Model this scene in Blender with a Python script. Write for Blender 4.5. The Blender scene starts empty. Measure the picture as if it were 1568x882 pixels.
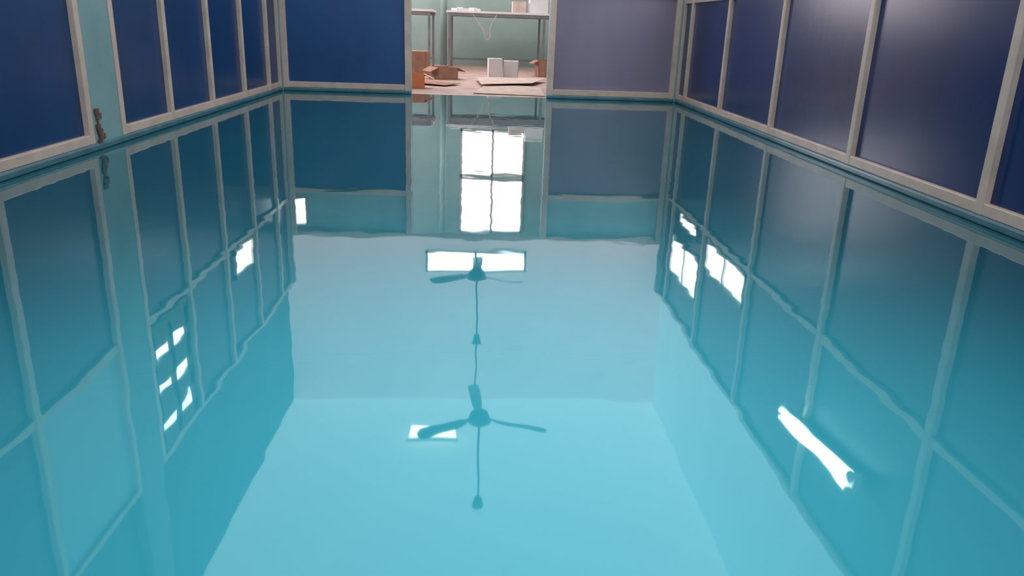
import bpy, bmesh, math, random
from mathutils import Vector, Matrix
random.seed(4)
H = 0.9
sc = bpy.context.scene
sc.view_settings.view_transform = 'Standard'

# ---------------------------------------------------------------- materials
def mat(name, col, rough=0.5, metal=0.0, spec=0.5, var=0.0, scale=3.0, stretch=(1,1,1), bump=0.0, bscale=20.0, coat=0.0, emit=None, es=0.0):
    m = bpy.data.materials.new(name); m.use_nodes = True
    nt = m.node_tree; b = nt.nodes['Principled BSDF']
    b.inputs['Base Color'].default_value = (*col, 1)
    b.inputs['Roughness'].default_value = rough
    b.inputs['Metallic'].default_value = metal
    b.inputs['Specular IOR Level'].default_value = spec
    b.inputs['Coat Weight'].default_value = coat
    if emit:
        b.inputs['Emission Color'].default_value = (*emit, 1)
        b.inputs['Emission Strength'].default_value = es
    tc = nt.nodes.new('ShaderNodeTexCoord'); mp = nt.nodes.new('ShaderNodeMapping')
    mp.inputs['Scale'].default_value = stretch
    nt.links.new(tc.outputs['Object'], mp.inputs['Vector'])
    if var > 0:
        n = nt.nodes.new('ShaderNodeTexNoise'); n.inputs['Scale'].default_value = scale
        n.inputs['Detail'].default_value = 5
        nt.links.new(mp.outputs['Vector'], n.inputs['Vector'])
        r = nt.nodes.new('ShaderNodeValToRGB')
        r.color_ramp.elements[0].position = 0.3; r.color_ramp.elements[1].position = 0.7
        r.color_ramp.elements[0].color = (*[c*(1-var) for c in col], 1)
        r.color_ramp.elements[1].color = (*[min(1, c*(1+var)) for c in col], 1)
        nt.links.new(n.outputs['Fac'], r.inputs['Fac'])
        nt.links.new(r.outputs['Color'], b.inputs['Base Color'])
    if bump > 0:
        n2 = nt.nodes.new('ShaderNodeTexNoise'); n2.inputs['Scale'].default_value = bscale
        nt.links.new(mp.outputs['Vector'], n2.inputs['Vector'])
        bp = nt.nodes.new('ShaderNodeBump'); bp.inputs['Distance'].default_value = bump
        nt.links.new(n2.outputs['Fac'], bp.inputs['Height'])
        nt.links.new(bp.outputs['Normal'], b.inputs['Normal'])
    return m

def emis(name, col, s):
    m = bpy.data.materials.new(name); m.use_nodes = True
    nt = m.node_tree; nt.nodes.clear()
    o = nt.nodes.new('ShaderNodeOutputMaterial'); e = nt.nodes.new('ShaderNodeEmission')
    e.inputs['Color'].default_value = (*col, 1); e.inputs['Strength'].default_value = s
    nt.links.new(e.outputs[0], o.inputs[0]); return m

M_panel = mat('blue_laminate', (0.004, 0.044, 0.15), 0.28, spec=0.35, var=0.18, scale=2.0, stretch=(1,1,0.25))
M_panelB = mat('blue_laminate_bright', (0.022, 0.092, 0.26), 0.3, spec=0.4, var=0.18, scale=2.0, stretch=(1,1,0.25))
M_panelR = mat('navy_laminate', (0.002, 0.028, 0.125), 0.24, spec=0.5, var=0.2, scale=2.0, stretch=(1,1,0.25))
M_mauve = mat('laminate_glare_tint', (0.26, 0.23, 0.33), 0.35, var=0.12, scale=1.5, stretch=(1,1,0.3))  # window glare on the blue laminate, painted into the base colour
M_paleglow = mat('pale_glow_sheet', (0.20, 0.38, 0.44), 0.4, var=0.1, scale=1.5, emit=(.7, .95, 1), es=0.12)  # pale sheet with added faint glow, for the brightness behind clear glass
M_tealsheet = mat('teal_sheet', (0.06, 0.20, 0.27), 0.4, var=0.1, scale=1.5)
M_frame = mat('cream_aluminium', (0.66, 0.52, 0.44), 0.35, var=0.12, scale=6)
M_teal = mat('teal_plaster', (0.21, 0.37, 0.39), 0.6, var=0.12, scale=2.5, bump=0.002)
M_curb = mat('curb_epoxy', (0.06, 0.18, 0.23), 0.3, var=0.25, scale=5)
M_upL = mat('upper_blue_plaster', (0.10, 0.24, 0.30), 0.7, var=0.1, scale=1.5)
M_upR = mat('glowing_side_wall', (0.55, 0.60, 0.62), 0.8, var=0.08, scale=1.5, emit=(.9, .98, 1), es=0.6)  # opaque wall with added emission, lifts it towards the ceiling's brightness
M_grey = mat('glowing_end_wall', (0.60, 0.51, 0.52), 0.8, var=0.08, scale=1.2, emit=(1, .81, .81), es=0.6)  # added emission brightens the end wall's reflection in the floor
M_wallF = mat('grey_plaster', (0.60, 0.54, 0.55), 0.8, var=0.08, scale=1.2)
M_tealband = mat('pale_teal_plaster', (0.32, 0.52, 0.55), 0.7, var=0.15, scale=2)
M_ceil = mat('glowing_ceiling', (0.62, 0.60, 0.60), 0.9, var=0.06, scale=0.8, emit=(1, .96, .94), es=0.92)  # ceiling made to glow, so the floor reflects it brightly
M_ceil2 = mat('ceiling_paint', (0.62, 0.60, 0.60), 0.9, var=0.06, scale=0.8)
M_far = mat('far_teal_plaster', (0.33, 0.46, 0.43), 0.7, var=0.1, scale=1.5)
M_farfloor = mat('dusty_pink_floor', (0.48, 0.34, 0.29), 0.7, var=0.25, scale=3, bump=0.004)
M_white = mat('white_board', (0.72, 0.70, 0.70), 0.5, var=0.06)
M_steel = mat('grey_steel', (0.25, 0.25, 0.26), 0.4, metal=0.6, var=0.2)
M_card = mat('cardboard', (0.36, 0.19, 0.13), 0.8, var=0.2, scale=8)
M_cardpale = mat('pale_cardboard', (0.60, 0.47, 0.40), 0.8, var=0.2, scale=6)
M_orange = mat('orange_board', (0.62, 0.18, 0.05), 0.5, var=0.15)
M_dark = mat('dark_brown_metal', (0.02, 0.03, 0.035), 0.4, metal=0.3, var=0.2)
M_blade = mat('fan_blade_metal', (0.03, 0.045, 0.05), 0.35, metal=0.2, var=0.2)
M_rust = mat('rust_brown', (0.15, 0.075, 0.055), 0.7, var=0.5, scale=20)
M_sky = emis('bright_daylight_glass', (1.0, 0.98, 1.0), 6.0)
M_skyS = emis('pink_daylight_glass', (1.0, 0.88, 0.92), 7.0)
M_fillBack = emis('rear_fill_glow', (0.9, 0.95, 1.0), 3.0)  # emission for the added fill panes behind the camera
M_tube = emis('tube_glow', (1.0, 1.0, 1.0), 12.0)
M_lamp = emis('warm_lamp_glow', (1.0, 0.78, 0.55), 8.0)

# glossy self-levelling epoxy floor
def epoxy():
    m = bpy.data.materials.new('teal_epoxy'); m.use_nodes = True
    nt = m.node_tree; b = nt.nodes['Principled BSDF']; L = nt.links
    tc = nt.nodes.new('ShaderNodeTexCoord')
    n = nt.nodes.new('ShaderNodeTexNoise'); n.inputs['Scale'].default_value = 0.6; n.inputs['Detail'].default_value = 3
    L.new(tc.outputs['Object'], n.inputs['Vector'])
    r = nt.nodes.new('ShaderNodeValToRGB')
    r.color_ramp.elements[0].color = (0.009, 0.102, 0.134, 1); r.color_ramp.elements[1].color = (0.013, 0.120, 0.156, 1)
    L.new(n.outputs['Fac'], r.inputs['Fac']); L.new(r.outputs['Color'], b.inputs['Base Color'])
    b.inputs['Roughness'].default_value = 0.024
    b.inputs['IOR'].default_value = 2.3
    b.inputs['Specular Tint'].default_value = (0.47, 0.92, 1.0, 1)
    n1 = nt.nodes.new('ShaderNodeTexNoise'); n1.inputs['Scale'].default_value = 3.9; n1.inputs['Detail'].default_value = 1.0
    n2 = nt.nodes.new('ShaderNodeTexNoise'); n2.inputs['Scale'].default_value = 10.0; n2.inputs['Detail'].default_value = 0.0
    L.new(tc.outputs['Object'], n1.inputs['Vector']); L.new(tc.outputs['Object'], n2.inputs['Vector'])
    ma = nt.nodes.new('ShaderNodeMath'); ma.operation = 'MULTIPLY_ADD'; ma.inputs[1].default_value = 0.3
    L.new(n2.outputs['Fac'], ma.inputs[0]); L.new(n1.outputs['Fac'], ma.inputs[2])
    bp = nt.nodes.new('ShaderNodeBump'); bp.inputs['Distance'].default_value = 0.00062; bp.inputs['Strength'].default_value = 1
    L.new(ma.outputs[0], bp.inputs['Height']); L.new(bp.outputs['Normal'], b.inputs['Normal'])
    return m
M_floor = epoxy()

# ---------------------------------------------------------------- builder
class B:
    def __init__(s): s.bm = bmesh.new(); s.mats = []
    def mi(s, m):
        if m not in s.mats: s.mats.append(m)
        return s.mats.index(m)
    def box(s, x0, x1, y0, y1, z0, z1, m, M=None):
        i = s.mi(m)
        vs = [s.bm.verts.new((x, y, z)) for x in (x0, x1) for y in (y0, y1) for z in (z0, z1)]
        if M is not None:
            for v in vs: v.co = M @ v.co
        for f in ((0,1,3,2),(4,6,7,5),(0,4,5,1),(2,3,7,6),(0,2,6,4),(1,5,7,3)):
            fc = s.bm.faces.new([vs[k] for k in f]); fc.material_index = i
    def cyl(s, p0, p1, r, m, seg=16, r2=None):
        i = s.mi(m); p0 = Vector(p0); p1 = Vector(p1); d = p1-p0
        q = Vector((0,0,1)).rotation_difference(d.normalized()).to_matrix().to_4x4()
        T = Matrix.Translation((p0+p1)/2) @ q
        res = bmesh.ops.create_cone(s.bm, cap_ends=True, segments=seg, radius1=r, radius2=r if r2 is None else r2, depth=d.length, matrix=T)
        for f in {f for v in res['verts'] for f in v.link_faces}:
            f.material_index = i; f.smooth = len(f.verts) == 4
    def poly(s, pts, m, thick=0.004):
        i = s.mi(m)
        a = [s.bm.verts.new(p) for p in pts]; b = [s.bm.verts.new((p[0], p[1], p[2]-thick)) for p in pts]
        s.bm.faces.new(a).material_index = i; s.bm.faces.new(b[::-1]).material_index = i
        n = len(a)
        for k in range(n):
            s.bm.faces.new((a[k], b[k], b[(k+1)%n], a[(k+1)%n])).material_index = i
    def done(s, name, bevel=0.0):
        bmesh.ops.recalc_face_normals(s.bm, faces=s.bm.faces[:])
        me = bpy.data.meshes.new(name); s.bm.to_mesh(me); s.bm.free()
        for m in s.mats: me.materials.append(m)
        o = bpy.data.objects.new(name, me); sc.collection.objects.link(o)
        if bevel:
            md = o.modifiers.new('bevel', 'BEVEL'); md.width = bevel; md.segments = 2; md.limit_method = 'ANGLE'
        return o

W = 2.95*H; YB = 12.0*H; YF = -3.3*H; ZC = 5.0*H
ZAL = 1.62*H; ZAR = 1.42*H; ZAB = 1.49*H; ZT = 2.98*H; ZD = 2.16*H
XO = W+0.06     # wall face behind the partitions
FW = 8.0*H; YE = 21.5*H
# ---------------------------------------------------------------- shell
b = B(); b.box(-XO-.2, XO+.2, YF-.2, YB+0.02, -.1, 0, M_floor); b.done('floor')
b = B(); b.box(-FW*.7, FW*.7, YB+0.02, YE+.2, -.1, 0, M_farfloor); b.done('floor_storeroom')
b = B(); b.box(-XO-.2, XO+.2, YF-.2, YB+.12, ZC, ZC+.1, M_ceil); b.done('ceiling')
b = B(); b.box(-FW*.7, FW*.7, YB+.12, YE+.2, ZC, ZC+.1, M_ceil2); b.done('ceiling_storeroom')
b = B(); b.box(-XO-.2, -XO, YF-.2, YB+.12, 0, ZC, M_upL); b.done('wall_left')
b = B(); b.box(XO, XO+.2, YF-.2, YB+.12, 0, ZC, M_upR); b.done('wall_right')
b = B(); b.box(-XO, XO, YF-.2, YF, 0, ZC, M_wallF); b.done('wall_front')
DX0, DX1 = -1.03*H, 0.98*H
b = B()
b.box(-XO, DX0, YB+.02, YB+.12, 0, ZD, M_tealband)
b.box(DX1, XO, YB+.02, YB+.12, 0, ZD, M_tealband)
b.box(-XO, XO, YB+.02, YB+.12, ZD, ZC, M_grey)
b.done('wall_back')
b = B(); b.box(-FW*.7, FW*.7, YE, YE+.2, 0, ZC, M_far); b.done('wall_storeroom_back')
b = B(); b.box(-FW*.7-.2, -FW*.7, YB, YE+.2, 0, ZC, M_far); b.box(-FW*.7-.0, -XO-.2, YB-.0, YB+.12, 0, ZC, M_far); b.done('wall_storeroom_left')
b = B(); b.box(FW*.7, FW*.7+.2, YB, YE+.2, 0, ZC, M_far); b.box(XO+.2, FW*.7, YB, YB+.12, 0, ZC, M_far); b.done('wall_storeroom_right')

# ---------------------------------------------------------------- partitions
cz = 0.05*H
def side_partition(sg, ys, pm, name, segs, ZA, upper):
    """upper: list of (y0,y1,material) for the sheets above the mid rail"""
    b = B()
    xi = sg*W
    def bx(a, c, y0, y1, z0, z1, m): b.box(min(a, c), max(a, c), y0, y1, z0, z1, m)
    for (y0, y1, m) in upper: bx(xi, sg*(W+.05), y0, y1, ZA, ZT, m)
    for (y0, y1) in segs:
        bx(xi, sg*(W+.05), y0, y1, cz, ZA, pm)               # laminate panels
        bx(xi-sg*.035, xi+sg*.02, y0, y1, cz, cz+.065, M_frame)     # bottom rail
        bx(xi-sg*.03, xi+sg*.02, y0, y1, ZA-.03, ZA+.03, M_frame)  # mid rail
        bx(xi-sg*.035, xi+sg*.02, y0, y1, ZT-.03, ZT+.03, M_frame)  # top rail
    for y in ys:
        bx(xi-sg*.04, xi+sg*.02, y-.032, y+.032, cz, ZT+.03, M_frame)
    o = b.done(name, 0.006)
LY = [H*v for v in (-2.4,-1.2,0,1.18,2.38,3.58,4.80,6.06,6.62,7.69,8.9,10.12,11.3,11.93)]
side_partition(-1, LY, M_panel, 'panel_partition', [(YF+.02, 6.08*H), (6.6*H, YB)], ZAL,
    [(YF+.02, 4.78*H, M_panel), (4.78*H, 6.08*H, M_paleglow), (6.6*H, YB, M_panel)])
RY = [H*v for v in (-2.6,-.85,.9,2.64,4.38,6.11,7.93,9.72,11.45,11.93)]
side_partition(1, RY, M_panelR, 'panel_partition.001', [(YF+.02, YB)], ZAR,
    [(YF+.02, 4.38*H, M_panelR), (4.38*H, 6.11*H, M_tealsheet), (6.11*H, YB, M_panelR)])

b = B()
def back_seg(x0, x1, pm):
    ZA = ZAB
    b.box(x0, x1, YB-.01, YB+.02, cz, ZA, pm)
    y0, y1 = YB-.05, YB-.005
    b.box(x0, x1, y0, y1, cz, cz+.075, M_frame)
    b.box(x0, x1, y0, y1, ZA-.03, ZA+.03, M_frame)
    for x in (x0, x1):
        xx = x+.04 if x == x0 else x-.04
        b.box(xx-.04, xx+.04, y0-.01, y1, cz*.3, ZD+.03, M_frame)
back_seg(-W+.045, DX0+.0, M_panelB)
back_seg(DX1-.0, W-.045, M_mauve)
b.box(-W+.045, W-.045, YB-.05, YB-.0, ZD-.03, ZD+.04, M_frame)
b.done('panel_partition.002', 0.006)

# curb under the frames
for k, (x0, x1, y0, y1) in enumerate([(-XO, -W+.05, YF, YB), (W-.05, XO, YF, YB), (-W+.05, DX0, YB-.07, YB+.02), (DX1, W-.05, YB-.07, YB+.02)]):
    b = B(); b.box(x0, x1, y0, y1, 0, cz, M_curb); b.done('baseboard_' + ['left','right','back_a','back_b'][k], 0.012)

# teal pillar in left wall
b = B(); b.box(-XO, -W+.035, 6.10*H, 6.58*H, 0, ZC, M_teal); b.box(-XO, -W+.045, 6.09*H, 6.585*H, 0, .05, M_curb); b.done('pillar', 0.01)
b = B(); b.box(-XO, -W+.06, YB-.09, YB+.0, 0, ZT, M_teal); b.done('trim_1', 0.006)
b = B(); b.box(W-.06, XO, YB-.09, YB+.0, 0, ZT, M_teal); b.done('trim_2', 0.006)
# rusty strip at pillar foot
b = B()
for k in range(7):
    z = .03+.035*k
    b.box(-W+.036, -W+.048, 6.13*H+.012*((k*5)%3), 6.13*H+.05+.02*((k*3)%4)-.006*k, z, z+.037, M_rust)
b.done('rusty_bracket', 0.004)

# ---------------------------------------------------------------- windows
wn = [0]
def window(axis, pos, a0, a1, z0, z1, nx=2, nz=1, glass=M_sky, fw=.035, d=.04, fm=M_frame, fwz=None):
    """axis 'x': plane x=pos, opening a along y. axis 'y': plane y=pos, a along x. d signed depth toward the room"""
    wn[0] += 1; b = B(); fwz = fwz or fw
    def bx(u0, u1, z0_, z1_, e0, e1, m):
        lo, hi = min(e0, e1), max(e0, e1)
        if axis == 'x': b.box(pos+lo, pos+hi, u0, u1, z0_, z1_, m)
        else: b.box(u0, u1, pos+lo, pos+hi, z0_, z1_, m)
    bx(a0, a1, z0, z1, 0, d*.3, glass)
    for i in range(nx+1):
        u = a0+(a1-a0)*i/nx; bx(u-fw/2, u+fw/2, z0-fw/2, z1+fw/2, 0, d, fm)
    for i in range(nz+1):
        z = z0+(z1-z0)*i/nz; bx(a0-fw/2, a1+fw/2, z-fwz/2, z+fwz/2, 0, d, fm)
    b.done('window_or_fill_pane_%d' % wn[0])
window('y', YE, -.5*H, 1.2*H, 1.72*H, 2.90*H, 2, 1, d=-.05, fw=.05)
window('y', YE, -.5*H, 1.2*H, 3.03*H, 4.5*H, 2, 1, d=-.05, fw=.05)
window('y', YB+.02, -.80*H, .75*H, 2.42*H, 2.73*H, 2, 1, d=-.04, fw=.03)
window('y', YB+.02, -2.84*H, -2.66*H, 1.62*H, 1.98*H, 1, 1, d=-.04, fw=.02)
window('x', -W, 6.66*H, 7.50*H, 1.80*H, 2.88*H, 2, 3, d=.03, fw=.08, fm=M_dark, fwz=.21)
window('x', -W, 9.2*H, 9.95*H, 1.70*H, 2.02*H, 1, 1, d=.03)
window('x', W, 8.05*H, 9.55*H, 1.50*H, 1.86*H, 2, 1, d=-.03)
window('x', W, 9.85*H, 11.3*H, 1.88*H, 2.42*H, 2, 1, d=-.03)
window('x', W, 10.1*H, 11.0*H, 1.49*H, 1.62*H, 1, 1, d=-.03, fw=.02)
for k in range(3):
    window('y', YF, (-2.4+1.7*k)*H, (-1.0+1.7*k)*H, 1.3*H, 3.6*H, 2, 2, d=.05, glass=M_fillBack)  # unseen panes behind the camera, added as fill light
window('y', YE, -5.4*H, -3.9*H, 1.5*H, 4.5*H, 2, 2, d=-.05, fw=.05, glass=M_skyS)
window('y', YE, -3.6*H, -2.3*H, 1.72*H, 4.5*H, 2, 2, d=-.05, fw=.05, glass=M_skyS)
window('x', -FW*.7, 15.5*H, 20.5*H, 1.5*H, 4.5*H, 4, 2, d=.05, fw=.05, glass=M_skyS)

# ---------------------------------------------------------------- lamps
b = B()
p0 = Vector((W-.12, 5.02*H, 2.16*H)); p1 = Vector((W-.12, 6.36*H, 2.28*H))
for dz in (-.038, .038):
    o_ = Vector((0, 0, dz))
    b.cyl(p0+o_, p1+o_, .022, M_tube)
    b.cyl(p0+o_+Vector((0,-.03,0)), p0+o_, .026, M_white); b.cyl(p1+o_, p1+o_+Vector((0,.03,0)), .026, M_white)
ang = math.atan2(p1.z-p0.z, p1.y-p0.y)
Mx = Matrix.Translation((p0+p1)/2) @ Matrix.Rotation(ang, 4, 'X')
Lh = (p1-p0).length/2+.03
b.box(.026, .07, -Lh, Lh, -.06, .06, M_white, Mx)
b.done('tube_light')
b = B()
cx, cy = -.62*H, 10.6*H
b.box(cx-.34, cx+.34, cy-.06, cy+.06, ZC-.06, ZC, M_white)
b.cyl((cx-.31, cy, ZC-.11), (cx+.31, cy, ZC-.11), .06, M_lamp)
b.done('ceiling_lamp')

def fan(name, x, y, z, R, rot, zc):
    b = B()
    b.cyl((x, y, z-.05), (x, y, z+.05), .10, M_dark, 32, .13)
    b.cyl((x, y, z-.09), (x, y, z-.05), .05, M_dark, 24, .10)
    b.cyl((x, y, z+.05), (x, y, z+.10), .12, M_dark, 32, .05)
    b.cyl((x, y, z+.08), (x, y, ZC), .012, M_dark, 12)
    b.cyl((x, y, zc-.11), (x, y, zc), .035, M_dark, 24, .065)
    for k in range(3):
        a = math.radians(rot+120*k)
        T = Matrix.Translation((x, y, z)) @ Matrix.Rotation(a, 4, 'Z') @ Matrix.Rotation(math.radians(10), 4, 'X')
        b.box(.09, .24, -.022, .022, -.006, .006, M_dark, T)
        prof = [(.20, -.045), (.35, -.065), (R-.05, -.075), (R, -.05), (R+.01, 0), (R, .05), (R-.05, .065), (.35, .055), (.20, .04)]
        i = b.mi(M_blade)
        up = [b.bm.verts.new(T @ Vector((p[0], p[1], .004))) for p in prof]
        dn = [b.bm.verts.new(T @ Vector((p[0], p[1], -.004))) for p in prof]
        b.bm.faces.new(up).material_index = i; b.bm.faces.new(dn[::-1]).material_index = i
        for q in range(len(prof)):
            r = (q+1) % len(prof)
            b.bm.faces.new((up[q], dn[q], dn[r], up[r])).material_index = i
    b.done(name)
fan('ceiling_fan', .06*H, 8.90*H, 3.7*H, .80, -24, ZC)
fan('ceiling_fan.001', .00*H, 11.1*H, 2.50*H, .68, -30, 3.62*H)

# ---------------------------------------------------------------- storeroom
def bench(name, x0, x1, y0, y1, z, legs):
    b = B()
    b.box(x0, x1, y0, y1, z-.04, z, M_white)
    b.box(x0+.03, x1-.03, y0+.03, y0+.06, z-.10, z-.04, M_steel)
    b.box(x0+.03, x1-.03, y1-.06, y1-.03, z-.10, z-.04, M_steel)
    for lx in legs:
        for ly in (y0+.05, y1-.05):
            b.box(lx-.025, lx+.025, ly-.025, ly+.025, 0, z-.04, M_steel)
    b.box(x0+.04, x1-.04, y1-.06, y1-.04, .15, .19, M_steel)
    b.done(name, .004)
zb = 1.30*H
bench('workbench', -.82*H, 1.75*H, 18.9*H, 20.6*H, zb, (-.75*H, 1.42*H))
bench('workbench.001', -3.2*H, -1.12*H, 18.7*H, 20.4*H, zb, (-3.1*H, -1.2*H))
b = B(); b.cyl((-.97*H, 20.9*H, 0), (-.97*H, 20.9*H, ZC), .075, M_far, 20); b.done('pipe')
def carton(name, x, y, w, d, h, rot, m, flaps=True, z=0):
    b = B(); T = Matrix.Translation((x, y, z)) @ Matrix.Rotation(math.radians(rot), 4, 'Z')
    t = .008
    b.box(-w/2, w/2, -d/2, d/2, 0, t, m, T)
    b.box(-w/2, w/2, -d/2, -d/2+t, 0, h, m, T); b.box(-w/2, w/2, d/2-t, d/2, 0, h, m, T)
    b.box(-w/2, -w/2+t, -d/2, d/2, 0, h, m, T); b.box(w/2-t, w/2, -d/2, d/2, 0, h, m, T)
    if flaps:
        for sgn in (-1, 1):
            F = T @ Matrix.Translation((sgn*w/2, 0, h)) @ Matrix.Rotation(math.radians(sgn*25), 4, 'Y')
            b.box(min(0, sgn*w*.45), max(0, sgn*w*.45), -d/2, d/2, -t, 0, m, F)
    else:
        b.box(-w/2, w/2, -d/2, -.004, h, h+t*.6, m, T); b.box(-w/2, w/2, .004, d/2, h, h+t*.6, m, T)
        b.box(-.025, .025, -d/2-.002, d/2+.002, h+t*.6, h+t*.7, M_cardpale, T)
    b.done(name, .002)
carton('cardboard_box', .27*H, 16.3*H, .24, .25, .34, 8, M_white, False)
carton('cardboard_box.001', .60*H, 16.5*H, .27, .28, .30, -4, M_white, False)
carton('cardboard_box.002', -.72*H, 15.6*H, .36, .42, .20, 25, M_card, True)
carton('cardboard_box.003', -1.35*H, 16.5*H, .5, .4, .42, -8, M_card, False)
carton('orange_crate', -1.12*H, 13.2*H, .36, .3, .2, 5, M_orange, True)
carton('packing_box', 1.3*H, 19.4*H, .38, .3, .3, 4, M_white, False, zb)
carton('packing_box.001', .85*H, 19.4*H, .28, .25, .22, 4, M_cardpale, False, zb)
carton('cardboard_box.004', 1.35*H, 17.4*H, .3, .5, .3, 4, M_card, True)
def sheet(name, pts, m, z):
    b = B(); b.poly([(p[0]*H, p[1]*H, z+random.uniform(0, .02)) for p in pts], m, .006); b.done(name)
sheet('cardboard_sheet', [(-.12, 12.35), (.98, 12.25), (1.02, 14.0), (.1, 14.4)], M_cardpale, .01)
sheet('cardboard_sheet.001', [(.0, 13.8), (.9, 14.3), (1.25, 15.6), (-.1, 15.4)], M_cardpale, .045)
sheet('cardboard_sheet.002', [(-1.3, 14.0), (-.6, 13.6), (-.35, 14.1), (-1.1, 14.7)], M_card, .02)
# packets on bench
b = B()
for k in range(5):
    x = -.72*H+.12*k
    T = Matrix.Translation((x, 19.2*H, zb)) @ Matrix.Rotation(.3*(k%3-1), 4, 'Z')
    b.box(0, .13, 0, .2, 0, .05+.02*(k%2), M_white, T)
b.done('paper_packets', .01)
# loose cable loop below bench
cu = bpy.data.curves.new('hanging_cable', 'CURVE'); cu.dimensions = '3D'; cu.bevel_depth = .008
sp = cu.splines.new('BEZIER'); P = [(-.2, zb-.05), (.02, zb-.35), (.12, zb-.55), (.17, zb-.3), (.3, zb-.05)]
sp.bezier_points.add(len(P)-1)
for q, p in zip(sp.bezier_points, P):
    q.co = (p[0], 18.9*H+.02, p[1]); q.handle_left_type = q.handle_right_type = 'AUTO'
o = bpy.data.objects.new('hanging_cable', cu); sc.collection.objects.link(o); cu.materials.append(M_cardpale)

# ---------------------------------------------------------------- lights
w = bpy.data.worlds.new('World'); sc.world = w; w.use_nodes = True
w.node_tree.nodes['Background'].inputs[0].default_value = (.7, .8, 1, 1); w.node_tree.nodes['Background'].inputs[1].default_value = .5
def area(name, loc, size, sy, e, rot, col=(1,1,1), spread=180):
    l = bpy.data.lights.new(name, 'AREA'); l.shape = 'RECTANGLE'; l.size = size; l.size_y = sy; l.energy = e; l.color = col
    l.spread = math.radians(spread)
    o = bpy.data.objects.new(name, l); o.location = loc; o.rotation_euler = rot; sc.collection.objects.link(o)
area('floor_fill_light', (.15*H, 1.8*H, ZC-.03), .9, 2.2, 72, (0, 0, 0), (1, .99, .98), 55)  # added lamp without a fixture, brightens the near floor from out of view
area('storeroom_light', (0, 16.5*H, ZC-.03), 3.0, 3.0, 130, (0, 0, 0), (1, .96, .95))

# ---------------------------------------------------------------- camera
cam = bpy.data.cameras.new('camera'); co = bpy.data.objects.new('camera', cam); sc.collection.objects.link(co); sc.camera = co
cam.lens = 36*1200/1568; cam.sensor_width = 36; cam.clip_start = .05
yaw = math.radians(2.7); pit = math.radians(18.45); roll = math.radians(2.0)
f = Vector((math.sin(yaw)*math.cos(pit), math.cos(yaw)*math.cos(pit), -math.sin(pit)))
r = Vector((math.cos(yaw), -math.sin(yaw), 0)); u = r.cross(f)
r2 = r*math.cos(roll)+u*math.sin(roll); u2 = u*math.cos(roll)-r*math.sin(roll)
R = Matrix((r2, u2, -f)).transposed().to_4x4()
co.matrix_world = Matrix.Translation((0, 0, H)) @ R
